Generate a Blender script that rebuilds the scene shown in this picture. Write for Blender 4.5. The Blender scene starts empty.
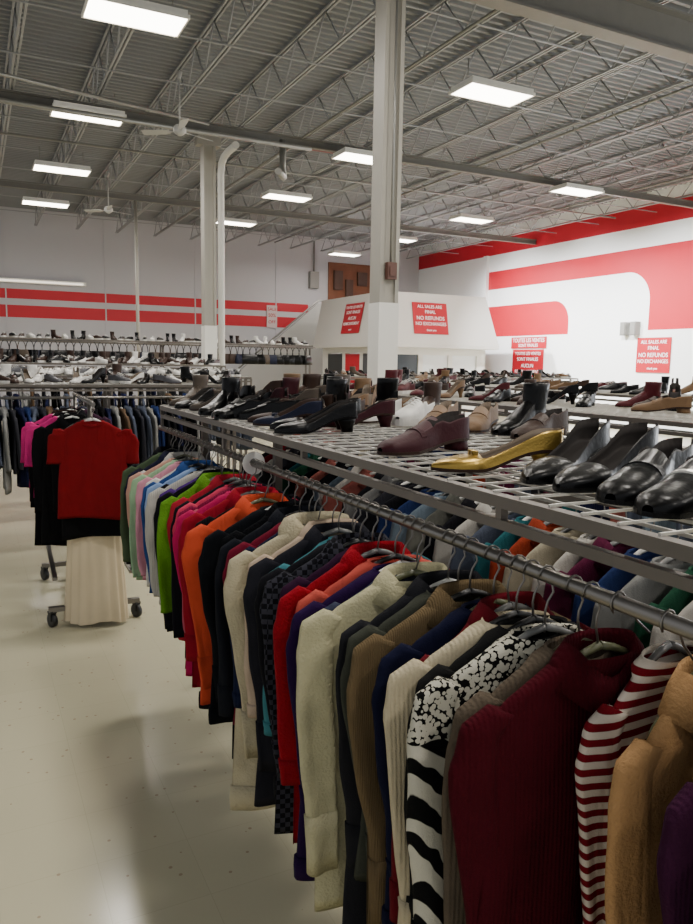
import bpy, math, random
from mathutils import Vector, Matrix
R=random.Random(11)
scene=bpy.context.scene
col=scene.collection
pi=math.pi
def lin(c):
    return tuple(((x/12.92) if x<=.04045 else ((x+.055)/1.055)**2.4) for x in c)
def hx(s):
    return tuple(int(s[i:i+2],16)/255 for i in (0,2,4))
# ---------------- materials
MATS={}
def pmat(name,c,rough=.5,metal=0,bump=0,bscale=60,var=.0,vscale=8,emis=0,spec=.5,coat=0,trans=0):
    if name in MATS: return MATS[name]
    m=bpy.data.materials.new(name); m.use_nodes=True
    nt=m.node_tree; b=nt.nodes['Principled BSDF']
    cl=lin(hx(c)) if isinstance(c,str) else lin(c)
    b.inputs['Base Color'].default_value=(*cl,1)
    b.inputs['Roughness'].default_value=rough; b.inputs['Metallic'].default_value=metal
    b.inputs['Specular IOR Level'].default_value=spec
    b.inputs['Coat Weight'].default_value=coat
    if trans: b.inputs['Transmission Weight'].default_value=trans
    tc=nt.nodes.new('ShaderNodeTexCoord')
    if var>0:
        n=nt.nodes.new('ShaderNodeTexNoise'); n.inputs['Scale'].default_value=vscale; n.inputs['Detail'].default_value=4
        nt.links.new(tc.outputs['Object'],n.inputs['Vector'])
        mx=nt.nodes.new('ShaderNodeMix'); mx.data_type='RGBA'
        mx.inputs[6].default_value=(*[x*(1-var) for x in cl],1); mx.inputs[7].default_value=(*[min(1,x*(1+var)) for x in cl],1)
        nt.links.new(n.outputs['Fac'],mx.inputs[0]); nt.links.new(mx.outputs[2],b.inputs['Base Color'])
    if bump>0:
        n=nt.nodes.new('ShaderNodeTexNoise'); n.inputs['Scale'].default_value=bscale; n.inputs['Detail'].default_value=3
        nt.links.new(tc.outputs['Object'],n.inputs['Vector'])
        bp=nt.nodes.new('ShaderNodeBump'); bp.inputs['Strength'].default_value=bump; bp.inputs['Distance'].default_value=.01; bp.name='fine'
        nt.links.new(n.outputs['Fac'],bp.inputs['Height']); nt.links.new(bp.outputs['Normal'],b.inputs['Normal'])
    if emis>0:
        b.inputs['Emission Color'].default_value=(*cl,1); b.inputs['Emission Strength'].default_value=emis
    MATS[name]=m; return m
def fabric(c,tex='plain'):
    nm='fabric_'+c+('' if tex=='plain' else '_'+tex)
    if nm in MATS: return MATS[nm]
    fine={'plain':(.22,330),'fleece':(.45,170),'knit':(.3,260),'cord':(.2,300)}[tex]
    m=pmat(nm,c,.95,0,fine[0],fine[1],.2,16,spec=.1)
    nt=m.node_tree; b=nt.nodes['Principled BSDF']; tc=[n for n in nt.nodes if n.type=='TEX_COORD'][0]
    mp=nt.nodes.new('ShaderNodeMapping'); mp.inputs['Scale'].default_value=(15,15,5)
    nt.links.new(tc.outputs['Object'],mp.inputs[0])
    n=nt.nodes.new('ShaderNodeTexNoise'); n.inputs['Scale'].default_value=1; n.inputs['Detail'].default_value=2; n.inputs['Distortion'].default_value=.6
    nt.links.new(mp.outputs[0],n.inputs['Vector'])
    bp=nt.nodes.new('ShaderNodeBump'); bp.inputs['Strength'].default_value=.6; bp.inputs['Distance'].default_value=.026
    nt.links.new(n.outputs['Fac'],bp.inputs['Height']); nt.links.new(nt.nodes['fine'].outputs['Normal'],bp.inputs['Normal'])
    last=bp
    if tex in('knit','cord'):
        w=nt.nodes.new('ShaderNodeTexWave'); w.bands_direction='X'; w.inputs['Scale'].default_value=40 if tex=='knit' else 75; w.inputs['Distortion'].default_value=.4 if tex=='knit' else .1; w.inputs['Detail Scale'].default_value=3
        nt.links.new(tc.outputs['Object'],w.inputs['Vector'])
        b2=nt.nodes.new('ShaderNodeBump'); b2.inputs['Strength'].default_value=.4; b2.inputs['Distance'].default_value=.003
        nt.links.new(w.outputs['Fac'],b2.inputs['Height']); nt.links.new(bp.outputs['Normal'],b2.inputs['Normal']); last=b2
    nt.links.new(last.outputs['Normal'],b.inputs['Normal'])
    return m
def patterned(name,c1,c2,kind,scale):
    if name in MATS: return MATS[name]
    m=fabric(c1).copy(); m.name=name; nt=m.node_tree; b=nt.nodes['Principled BSDF']
    tc=[n for n in nt.nodes if n.type=='TEX_COORD'][0]
    mx=nt.nodes.new('ShaderNodeMix'); mx.data_type='RGBA'
    mx.inputs[6].default_value=(*lin(hx(c1)),1); mx.inputs[7].default_value=(*lin(hx(c2)),1)
    rp=nt.nodes.new('ShaderNodeValToRGB'); rp.color_ramp.elements[0].position=.46; rp.color_ramp.elements[1].position=.54
    if kind=='stripe':
        t=nt.nodes.new('ShaderNodeTexWave'); t.bands_direction='Z'; t.inputs['Scale'].default_value=scale; t.inputs['Distortion'].default_value=.3
        out=t.outputs['Fac']
    elif kind=='plaid':
        t=nt.nodes.new('ShaderNodeTexChecker'); t.inputs['Scale'].default_value=scale; out=t.outputs['Fac']
    elif kind=='zebra':
        t=nt.nodes.new('ShaderNodeTexWave'); t.bands_direction='DIAGONAL'; t.inputs['Scale'].default_value=scale; t.inputs['Distortion'].default_value=3.2; t.inputs['Detail'].default_value=1; t.inputs['Detail Scale'].default_value=1.6
        v=nt.nodes.new('ShaderNodeTexVoronoi'); v.inputs['Scale'].default_value=120
        nt.links.new(tc.outputs['Object'],v.inputs['Vector'])
        gt=nt.nodes.new('ShaderNodeMath'); gt.operation='LESS_THAN'; gt.inputs[1].default_value=.6
        nt.links.new(v.outputs['Distance'],gt.inputs[0])
        sp=nt.nodes.new('ShaderNodeSeparateXYZ'); nt.links.new(tc.outputs['Object'],sp.inputs[0])
        g2=nt.nodes.new('ShaderNodeMath'); g2.operation='GREATER_THAN'; g2.inputs[1].default_value=-.25
        nt.links.new(sp.outputs['Z'],g2.inputs[0])
        m2=nt.nodes.new('ShaderNodeMix'); m2.data_type='FLOAT'
        nt.links.new(g2.outputs[0],m2.inputs[0]); nt.links.new(t.outputs['Fac'],m2.inputs[2]); nt.links.new(gt.outputs[0],m2.inputs[3])
        out=m2.outputs[0]
    nt.links.new(tc.outputs['Object'],t.inputs['Vector'])
    nt.links.new(out,rp.inputs[0]); nt.links.new(rp.outputs[0],mx.inputs[0]); nt.links.new(mx.outputs[2],b.inputs['Base Color'])
    MATS[name]=m; return m
STEEL=pmat('rail_steel','7d7974',.32,.85,0,60,.1)
DKST=pmat('frame_steel','6a645e',.42,.6,0,60,.15)
WIRE=pmat('wire_chrome','d8d5cd',.35,.6)
BLKPL=pmat('black_plastic','141414',.4)
WHT=pmat('white_paint','dcdad4',.6,0,.05,20,.04,3)
RED=pmat('red_paint','c01228',.55,0,.03,20,.06,2)
REDS=pmat('sign_red','b41426',.5)
TXT=pmat('sign_white','f2eeee',.6)
# ---------------- mesh builder
class MB:
    def __init__(s): s.v=[];s.f=[];s.m=[];s.sm=[]
    def face(s,idx,m=0,sm=False): s.f.append(tuple(idx)); s.m.append(m); s.sm.append(sm)
    def box(s,x0,x1,y0,y1,z0,z1,m=0):
        b=len(s.v); s.v+=[(x,y,z) for z in (z0,z1) for y in (y0,y1) for x in (x0,x1)]
        for q in ((0,2,3,1),(4,5,7,6),(0,1,5,4),(2,6,7,3),(0,4,6,2),(1,3,7,5)): s.face([b+i for i in q],m)
    def loft(s,rings,closed=True,c0=False,c1=False,m=0,sm=True):
        b=len(s.v); n=len(rings[0])
        for r in rings: s.v+=[tuple(p) for p in r]
        for i in range(len(rings)-1):
            for j in range(n if closed else n-1):
                k=(j+1)%n
                s.face((b+i*n+j,b+i*n+k,b+(i+1)*n+k,b+(i+1)*n+j),m,sm)
        if c0: s.face([b+j for j in range(n)][::-1],m)
        if c1: s.face([b+(len(rings)-1)*n+j for j in range(n)],m)
    def tube(s,pts,r,seg=8,m=0,cap=True):
        pts=[Vector(p) for p in pts]; rings=[]; pv=None
        for i,p in enumerate(pts):
            d=(pts[min(i+1,len(pts)-1)]-pts[max(i-1,0)]).normalized()
            if pv is None:
                a=Vector((0,0,1)) if abs(d.z)<.9 else Vector((1,0,0))
                u=d.cross(a).normalized()
            else: u=(pv-d*pv.dot(d)).normalized()
            pv=u; w=d.cross(u); rr=r[i] if isinstance(r,(list,tuple)) else r
            rings.append([p+u*math.cos(2*pi*k/seg)*rr+w*math.sin(2*pi*k/seg)*rr for k in range(seg)])
        s.loft(rings,True,cap,cap,m)
    def prism(s,poly,a,b,axis='y',m=0):
        def P(p,t):
            return (p[0],t,p[1]) if axis=='y' else ((t,p[0],p[1]) if axis=='x' else (p[0],p[1],t))
        s.loft([[P(p,a) for p in poly],[P(p,b) for p in poly]],True,True,True,m,False)
    def mesh(s,name,mats=()):
        me=bpy.data.meshes.new(name); me.from_pydata(s.v,[],s.f)
        me.polygons.foreach_set('material_index',s.m); me.polygons.foreach_set('use_smooth',s.sm)
        for m in mats: me.materials.append(m)
        me.update(); return me
def obj(name,me,parent=None,loc=(0,0,0),rz=0,label=None,cat=None,group=None,kind=None,mat=None):
    o=bpy.data.objects.new(name,me); col.objects.link(o)
    if parent: o.parent=parent
    o.location=loc
    if rz: o.rotation_euler[2]=rz
    if label: o['label']=label
    if cat: o['category']=cat
    if group: o['group']=group
    if kind: o['kind']=kind
    if mat is not None and me is not None:
        if isinstance(mat,(list,tuple)):
            for i,mm in enumerate(mat):
                o.material_slots[i].link='OBJECT'; o.material_slots[i].material=mm
        else:
            o.material_slots[0].link='OBJECT'; o.material_slots[0].material=mat
    return o
def empty(name,loc,label,cat,group=None,rot=(0,0,0)):
    o=obj(name,None,None,loc,0,label,cat,group); o.rotation_euler=rot; o.empty_display_size=.1; return o
def boxobj(name,b,mats,**k):
    m=MB(); m.box(*b); return obj(name,m.mesh(name,[mats]),**k)
# ---------------- camera
th=math.radians(26.6); pc=math.radians(7.65); rl=math.radians(1.0); H=1.70
F=Vector((math.sin(th)*math.cos(pc),math.cos(th)*math.cos(pc),-math.sin(pc)))
Rt=Vector((math.cos(th),-math.sin(th),0)); U=Rt.cross(F)
R2=Rt*math.cos(rl)+U*math.sin(rl); U2=U*math.cos(rl)-Rt*math.sin(rl)
cd=bpy.data.cameras.new('camera'); cam=bpy.data.objects.new('camera',cd); col.objects.link(cam)
M=Matrix((R2,U2,-F)).transposed().to_4x4(); M.translation=(0,0,H); cam.matrix_world=M
cd.sensor_fit='VERTICAL'; cd.sensor_height=36; cd.lens=36*744/924; cd.clip_start=.02; cd.clip_end=200
scene.camera=cam
# ---------------- room
XR=16.1; YB=26.0; ZC=6.25
fm=pmat('floor_vinyl','bfb99c',.17,0,.02,5,.05,1.5)
nt=fm.node_tree; b=nt.nodes['Principled BSDF']; tc=[n for n in nt.nodes if n.type=='TEX_COORD'][0]
br=nt.nodes.new('ShaderNodeTexBrick'); br.offset=0; br.inputs['Scale'].default_value=1; br.inputs['Brick Width'].default_value=.305; br.inputs['Row Height'].default_value=.305
br.inputs['Mortar Size'].default_value=.001; br.inputs['Color1'].default_value=(*lin(hx('c5bfa2')),1); br.inputs['Color2'].default_value=(*lin(hx('c2bc9f')),1); br.inputs['Mortar'].default_value=(*lin(hx('b7b195')),1)
nt.links.new(tc.outputs['Object'],br.inputs['Vector'])
vo=nt.nodes.new('ShaderNodeTexVoronoi'); vo.inputs['Scale'].default_value=14; nt.links.new(tc.outputs['Object'],vo.inputs['Vector'])
lt=nt.nodes.new('ShaderNodeMath'); lt.operation='LESS_THAN'; lt.inputs[1].default_value=.09; nt.links.new(vo.outputs['Distance'],lt.inputs[0])
mx=nt.nodes.new('ShaderNodeMix'); mx.data_type='RGBA'; mx.inputs[7].default_value=(*lin(hx('8c6a58')),1)
ml=nt.nodes.new('ShaderNodeMath'); ml.operation='MULTIPLY'; ml.inputs[1].default_value=.55; nt.links.new(lt.outputs[0],ml.inputs[0])
nt.links.new(ml.outputs[0],mx.inputs[0]); nt.links.new(br.outputs['Color'],mx.inputs[6]); nt.links.new(mx.outputs[2],b.inputs['Base Color'])
boxobj('floor',(-8,XR+.2,-5,YB+.2,-.1,0),fm,kind='structure')
wb=pmat('wall_back_paint','bebcc0',.7,0,.05,10,.04,.6)
wr=pmat('wall_side_paint','f8f8f7',.65,0,.03,10,.02,.6)
boxobj('wall_back',(-8,XR+.2,YB,YB+.2,0,ZC+.1),wb,kind='structure')
boxobj('wall_right',(XR,XR+.2,11,YB,0,ZC+.1),wr,kind='structure')
boxobj('trim_13',(XR,XR+.2,-5,11,4.2,ZC+.1),wr,kind='structure')
# deck ceiling
m=MB(); p=.155; y=-2.0; prof=[]
while y<YB:
    prof+=[(y,ZC),(y+.055,ZC),(y+.075,ZC+.055),(y+.135,ZC+.055)]; y+=p
m.loft([[(-8,a,z) for a,z in prof],[(XR,a,z) for a,z in prof]],False,m=0,sm=False)
deck=pmat('deck_steel','808285',.55,.1,.02,8,.15,.8)
obj('ceiling',m.mesh('ceiling',[deck]),kind='structure')
def decal(name,poly,plane,mat):
    m=MB()
    if plane=='x': m.prism(poly,XR-.008,XR,'x')
    else: m.prism(poly,YB-.008,YB,'y')
    return obj(name,m.mesh(name,[mat]),kind='structure')
decal('trim_1',[(-5,5.4),(YB,5.4),(YB,5.97),(-5,5.97)],'x',RED)
def arc(cx,cz,r,a0,a1,n=12): return [(cx+r*math.cos(a0+(a1-a0)*i/n),cz+r*math.sin(a0+(a1-a0)*i/n)) for i in range(n+1)]
decal('trim_2',[(21.4,4.85),(21.4,4.25)]+[(15.2,4.25)]+arc(15.2,3.45,.8,pi/2,pi)+[(14.4,2.68),(11.5,2.68),(11.5,4.85)],'x',RED)
decal('trim_3',[(21.4,3.67),(21.4,2.65),(17.4,2.65),(17.4,3.0)]+arc(18.05,3.02,.65,pi,pi/2),'x',RED)
decal('trim_4',[(-8,3.5),(11.3,3.5),(11.3,3.8),(-8,3.8)],'y',RED)
decal('trim_5',[(-8,2.92),(10.4,2.92),(10.9,3.3),(-8,3.3)],'y',RED)
for i,x in enumerate((-2,1,4,7,10)):
    boxobj('trim_%d'%(6+i),(x,x+.04,YB-.02,YB,0,ZC),wb,kind='structure')
boxobj('trim_12',(XR-.12,XR,21.4,21.6,0,5.4),wr,kind='structure')
boxobj('baseboard_back',(-8,XR,YB-.03,YB,0,.12),BLKPL,kind='structure')
boxobj('baseboard_right',(XR-.03,XR,11,YB-.03,0,.12),BLKPL,kind='structure')
# ---------------- joists
JM=pmat('joist_paint','98999b',.5,.15)
def joist(L):
    m=MB(); zt=.58
    for z0 in (0,zt-.04):
        m.box(-.04,-.012,0,L,z0,z0+.028); m.box(.012,.04,0,L,z0,z0+.028)
    n=int(L/.45); pts=[]
    for i in range(n+1): pts.append((0,L*i/n,(.02 if i%2 else zt-.02)))
    for i in range(n): m.tube([pts[i],pts[i+1]],.013,6)
    return m.mesh('roof_joist',[JM])
GY=[6.55,12.8,19.05,25.3]
jm=joist(6.25)
x=-2.9
while x<15.9:
    for gy in GY[:3]:
        obj('roof_joist',jm,loc=(x,gy,ZC-.59),label='grey open-web steel joist under the metal roof deck',cat='joist',group='open-web roof joists')
    x+=1.2
def ibeam(L,h,w):
    m=MB(); m.box(0,L,-w/2,w/2,0,.025); m.box(0,L,-w/2,w/2,h-.025,h); m.box(0,L,-.01,.01,.02,h-.02); return m
GM=pmat('girder_paint','72706b',.55,.1,.03,10,.1)
for gy in GY[:3]:
    hh=.42 if gy<10 else .15
    obj('steel_girder',ibeam(24,hh,.2 if gy<10 else .10).mesh('girder',[GM]),loc=(-7.9,gy,5.30 if gy<10 else 5.48),label='grey steel girder spanning between columns',cat='beam',group='steel girders')
CM=pmat('conduit_grey','8a8984',.45,.5)
def pipe(name,pts,r,mat,label,cat='pipe',group=None,seg=10):
    m=MB(); m.tube(pts,r,seg); return obj(name,m.mesh(name,[mat]),label=label,cat=cat,group=group)
for yy,zz,r in ((7.7,5.655,.012),(9.7,5.655,.012),(11.3,5.655,.012),(14.2,5.655,.012),(16.2,5.655,.012),(17.9,5.655,.012),(21,5.655,.012),(23,5.655,.012)):
    pipe('bridging_bar',[(-7.5,yy,zz),(15.9,yy,zz)],r,JM,'thin grey steel bridging bar across the joists','bar','bridging bars')
pipe('sprinkler_pipe',[(-7,11.9,5.22),(5.2,11.9,5.2)],.035,CM,'grey sprinkler main pipe below the joists','pipe','ceiling pipes')
pipe('sprinkler_pipe',[(-7,9.6,5.36),(3.4,11.7,5.28)],.025,CM,'thin grey sprinkler branch pipe under the roof','pipe','ceiling pipes')
for x_ in (5.4,9.2,13.4):
    pipe('conduit',[(x_,6.8,5.62),(x_,24,5.62)],.02,CM,'thin grey electrical conduit below the joists','pipe','ceiling pipes')
pipe('conduit',[(-6,15.2,5.63),(15.5,15.2,5.63)],.02,CM,'thin grey electrical conduit below the joists','pipe','ceiling pipes')
pipe('red_pipe',[(-6,13.6,5.7),(8,13.6,5.7)],.02,pmat('pipe_red','7a3a34',.5),'thin dull red sprinkler pipe among the joists','pipe','ceiling pipes')
a=[(3.89,12.70,z) for z in (0,1,2,3,4,4.8)]+[(3.895,12.67,4.96),(3.91,12.58,5.06),(3.92,12.4,5.1),(3.93,12.0,5.12)]
pipe('drain_pipe',a,.058,pmat('white_pipe','b9b7b0',.4),'white vertical drain pipe beside the steel column','pipe',seg=16)
pipe('vent_pipe',[(4.85,12.3,5.4),(4.85,12.3,4.95),(4.83,12.2,4.8),(4.75,12.0,4.72),(4.5,11.6,4.7)],.055,CM,'grey bent vent pipe under the girder','pipe',seg=14)
# ---------------- columns
CB=pmat('column_beige','99958b',.5,0,.02,10,.06,2)
def column(x,y,near):
    e=empty('steel_column',(x,y,0),'square beige steel column with white lower casing' ,'column','steel columns')
    m=MB(); s=.104
    m.box(-s,-s+.04,-s,s,0,5.3); m.box(s-.04,s,-s,s,0,5.3); m.box(-s+.04,s-.04,-.085,.085,0,5.3)
    m.box(-.2,.2,-.1,.1,5.25,5.3 if near else 5.48)
    obj('shaft',m.mesh('shaft',[CB]),e)
    m=MB(); t=.110; m.box(-t,t,-t,t,.12,2.28); m.box(-t-.02,t+.02,-t-.02,t+.02,0,.12); obj('casing',m.mesh('casing',[WHT]),e)
    if near:
        m=MB(); m.box(-.05,.05,-.16,-.104,2.5,2.66); m.box(-.03,.03,-.17,-.16,2.53,2.62)
        obj('junction_box',m.mesh('junction_box',[pmat('box_brown','5a3a30',.5)]),e)
        m=MB(); m.tube([(.0,-.12,2.66),(.0,-.12,5.2)],.012,8); obj('conduit',m.mesh('conduit',[CM]),e)
column(3.66,6.55,True); column(3.7,12.8,False)
pipe('pipe_column',[(3.7,19.05,0),(3.7,19.05,5.48)],.04,CB,'slim round steel post under the roof girder','column',seg=14)
# ---------------- fixtures
EM=pmat('tube_light','fff6e8',.4,0,emis=14)
HM=pmat('fixture_housing','e8e6e0',.5)
m=MB(); m.box(-.50,.50,-.25,.25,.03,.09); m.box(-.52,.52,-.27,-.25,.0,.04); m.box(-.52,.52,.25,.27,0,.04); m.box(-.52,-.50,-.25,.25,0,.04); m.box(.50,.52,-.25,.25,0,.04)
hme=m.mesh('housing',[HM]); m=MB(); m.box(-.49,.49,-.24,.24,.005,.03); dme=m.mesh('diffuser',[EM])
m=MB()
for xx in (-.4,.4): m.tube([(xx,0,.09),(xx,0,.4)],.006,6)
cme=m.mesh('hanger_chain',[CM])
ld=bpy.data.lights.new('tube_glow','AREA'); ld.shape='RECTANGLE'; ld.size=.98; ld.size_y=.46; ld.energy=90; ld.color=(1,.95,.88)
for X in (1.72,6.43,11.45):
    for Y in (-2.45,1.25,4.95,8.65,12.35,16.05,19.7,23.3):
        if Y>23 and X<11: continue
        e=empty('ceiling_light',(X,Y,5.3),'bright rectangular fluorescent ceiling light hung below joists','light','fluorescent ceiling lights')
        obj('housing',hme,e); obj('diffuser',dme,e); obj('hanger_chain',cme,e)
        l=bpy.data.objects.new('tube_glow',ld); col.objects.link(l); l.parent=e; l.location=(0,0,-.01)
fl=bpy.data.lights.new('added_wall_wash','SPOT'); fl.energy=2800; fl.spot_size=math.radians(105); fl.spot_blend=1; fl.shadow_soft_size=.05; fl.color=(.95,.98,1)  # added spots without fixtures, they stand in for daylight brightening the right wall
for Y in (13.5,16.5,19.5):
    l=bpy.data.objects.new('added_wall_wash',fl); col.objects.link(l); l.location=(12.2,Y,5.2)
    l.rotation_euler=Vector((3.9,0,-3.8)).to_track_quat('-Z','Y').to_euler()
dl=bpy.data.lights.new('shopfront_daylight','AREA'); dl.shape='RECTANGLE'; dl.size=10; dl.size_y=3.6; dl.energy=1300; dl.color=(.92,.96,1)
l=bpy.data.objects.new('shopfront_daylight',dl); col.objects.link(l); l.location=(XR+.3,4,2.4); l.rotation_euler=Vector((-1,0,-.1)).to_track_quat('-Z','Z').to_euler()
# ---------------- ceiling fans
FM=pmat('fan_grey','a8a7a4',.5)
def fan(x,y,z):
    e=empty('ceiling_fan',(x,y,z),'pale three-blade ceiling fan on a long rod','fan','ceiling fans')
    m=MB(); m.tube([(0,0,.08),(0,0,.80)],.012,8); m.tube([(0,0,.7),(0,0,.8)],[.02,.045],12); obj('downrod',m.mesh('downrod',[FM]),e)
    m=MB(); rr=[.02,.06,.09,.09,.06,.03]; zz=[.10,.09,.05,0,-.03,-.05]
    m.loft([[(r*math.cos(2*pi*k/20),r*math.sin(2*pi*k/20),h) for k in range(20)] for r,h in zip(rr,zz)],True,True,True); obj('motor',m.mesh('motor',[FM]),e)
    m=MB(); m.box(.07,.18,-.015,.015,0,.01)
    m.loft([[(a,-w,-.012),(a,w,.02),(a,w,.026),(a,-w,-.006)] for a,w in ((.15,.04),(.3,.05),(.52,.06),(.56,.05))],True,True,True,0,False)
    bm=m.mesh('blade',[FM])
    for k in range(3):
        obj('blade',bm,e,rz=2*pi*k/3+.4)
fan(2.76,10.95,4.88); fan(2.8,17.4,4.88)
# ---------------- signs
def textmesh(s,size,bold=0.0,mt=None):
    c=bpy.data.curves.new('txt','FONT'); c.body=s; c.size=size; c.align_x='CENTER'; c.align_y='CENTER'; c.extrude=.002; c.offset=bold
    o=bpy.data.objects.new('txt',c); col.objects.link(o); bpy.context.view_layer.update()
    me=bpy.data.meshes.new_from_object(o.evaluated_get(bpy.context.evaluated_depsgraph_get())); bpy.data.objects.remove(o)
    me.materials.clear(); me.materials.append(mt or TXT); return me
def sign(loc,rot,w,h,lines,label,backing=REDS,tm=None):
    e=empty('wall_sign',loc,label,'sign','red notice signs',rot)
    m=MB(); m.box(-w/2,w/2,-h/2,h/2,-.015,0); obj('panel',m.mesh('panel',[backing]),e)
    for t,sz,yy in lines:
        me=textmesh(t,sz*h,.001,tm); wd=max(v.co.x for v in me.vertices)-min(v.co.x for v in me.vertices)
        o=obj('lettering',me,e,loc=(0,yy*h,.003))
        if wd>w*.9: o.scale=(w*.9/wd,1,1)
    return e
EN=[('ALL SALES ARE',.14,.37),('FINAL',.15,.2),('NO REFUNDS',.17,.0),('NO EXCHANGES',.15,-.18),('thank you',.09,-.38)]
FR=[('TOUTES LES VENTES',.13,.37),('SONT FINALES',.15,.2),('AUCUN',.16,.0),('REMBOURSEMENT',.14,-.18),('merci',.09,-.38)]
# ---------------- booth
def booth():
    e=empty('fitting_booth',(10.25,18.5,0),'white boxed service booth with sloped overhanging fascia','booth')
    X1=3.9; Y1=4.6
    m=MB()
    m.box(.35,X1,.35,.5,0,.95); m.box(.35,X1,.35,.5,1.95,2.25)
    for x0,x1 in ((.35,.6),(1.5,1.65),(2.55,2.7),(3.6,X1)): m.box(x0,x1,.35,.5,.95,1.95)
    m.box(.35,.5,.5,Y1,1.98,2.25)
    for y0,y1 in ((.5,.8),(1.7,1.9),(2.9,3.1),(4.2,Y1)): m.box(.35,.5,y0,y1,0,1.98)
    obj('booth_wall',m.mesh('booth_wall',[WHT]),e)
    m=MB(); s=.3
    bot=[(0,0,2.15),(X1+.25,0,2.15),(X1+.25,Y1,2.15),(0,Y1,2.15)]
    b2=[(0,0,2.25),(X1+.25,0,2.25),(X1+.25,Y1,2.25),(0,Y1,2.25)]
    top=[(s,s,3.72),(X1-.1,s,3.72),(X1-.1,Y1,3.72),(s,Y1,3.72)]
    m.loft([bot,b2,top],True,True,True,0,False); obj('fascia',m.mesh('fascia',[pmat('booth_white','cfccc6',.6)]),e)
    m=MB(); m.box(.36,.48,.8,1.7,0,1.95); obj('door',m.mesh('door',[pmat('door_grey','4a4d52',.4)]),e)
    m=MB(); m.box(.36,.48,1.9,2.9,0,1.95); obj('panel',m.mesh('panel',[RED]),e)
    m=MB(); m.box(.36,.48,3.1,4.2,0,1.95); obj('door',m.mesh('door',[pmat('door_dark','26282c',.3)]),e)
    gl=pmat('window_pane','3a4046',.15)
    for x0 in (.6,1.65,2.7):
        m=MB(); m.box(x0,x0+.9,.4,.43,.95,1.95); obj('window_pane',m.mesh('window_pane',[gl if x0<1 else pmat('window_bright','dfe3e4',.2)]),e)
    m=MB(); m.box(.3,X1,.1,.36,.93,.97); obj('counter',m.mesh('counter',[pmat('counter_grey','b5b2aa',.4)]),e)
booth()
ang=math.atan2(.3,1.47)
sign((11.98,18.5+.12,3.0),(pi/2-ang,0,0),1.18,.92,EN,'red sign with white lettering about final sales on white fascia')
sign((10.25+.12,20.5,3.02),(pi/2-ang,0,-pi/2),1.2,.92,FR,'red sign with white lettering on the booth side fascia')
sign((XR-.03,19.15,2.42),(pi/2,0,-pi/2),1.7,.36,[('TOUTES LES VENTES',.5,.2),('SONT FINALES',.4,-.25)],'narrow red header panel with white lettering on white wall')
sign((XR-.03,19.15,1.68),(pi/2,0,-pi/2),1.5,1.05,FR,'red notice sign with white lettering on white wall')
sign((XR-.03,14.15,2.02),(pi/2,0,-pi/2),1.1,.92,EN,'red notice sign with white lettering on white wall near shoe racks')
for yy in (14.75,15.1):
    e=empty('wall_bracket_box',(XR-.1,yy,2.55),'small pale framed box mounted on white wall','wall box','wall boxes')
    m=MB(); m.box(-.08,.09,-.1,.1,0,.36); m.box(-.1,-.08,-.08,.08,.03,.33); obj('frame',m.mesh('frame',[pmat('box_grey','85837e')]),e)
sign((9.85,YB-.05,3.3),(pi/2,0,0),.40,.8,[('SALE',.2,.32),('50%',.22,.05),('OFF',.2,-.25)],'small pale vertical poster with red lettering on grey wall',pmat('poster_pale','cdb9b8',.6),REDS)
e=empty('wooden_panel',(13.0,YB-.06,3.9),'brown plywood board with electrical boxes on the wall','board')
m=MB(); m.box(-.9,.9,0,.05,0,1.5); obj('board',m.mesh('board',[pmat('plywood','7a4a32',.7,0,.1,30,.3,4)]),e)
m=MB(); m.box(-.7,-.35,-.12,0,.5,1.2); m.box(-.2,.1,-.1,0,.2,.9); m.box(.3,.7,-.1,0,.7,1.2); obj('breaker_box',m.mesh('breaker_box',[pmat('box_brown2','4a3428',.5)]),e)
m=MB(); m.box(-1.7,-1.35,-.15,.05,.5,1.1); m.tube([(-1.5,0,1.1),(-1.5,0,2.2)],.03,8); obj('meter_box',m.mesh('meter_box',[pmat('box_grey','85837e')]),e)
e=empty('staircase',(8.0,24.6,0),'grey enclosed staircase rising along the wall','staircase')
m=MB(); m.prism([(0,.2),(0,1.2),(3.1,3.75),(3.6,3.75),(3.6,0),(.2,0)],0,.12,'y'); obj('stringer',m.mesh('stringer',[pmat('stair_grey','9c9b98',.6)]),e)
m=MB()
for i in range(14): m.box(.1+i*.24,.1+(i+1)*.24,.12,1.2,0,.2*(i+1))
obj('steps',m.mesh('steps',[pmat('step_grey','7b7a76',.7)]),e)
m=MB(); m.tube([(0,.06,1.3),(3.1,.06,3.85),(3.6,.06,3.85)],.03,8); obj('handrail',m.mesh('handrail',[CM]),e)
e=empty('wall_tube_light',(.2,YB-.2,3.98),'long pale tube light on grey wall','light')
m=MB(); m.box(-3,3.2,0,.12,0,.12); obj('housing',m.mesh('housing',[HM]),e)
m=MB(); m.tube([(-2.9,-.03,.05),(3.1,-.03,.05)],.025,10); obj('tube',m.mesh('tube',[pmat('tube_soft','fff6e4',.4,0,emis=1.5)]),e)
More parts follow.
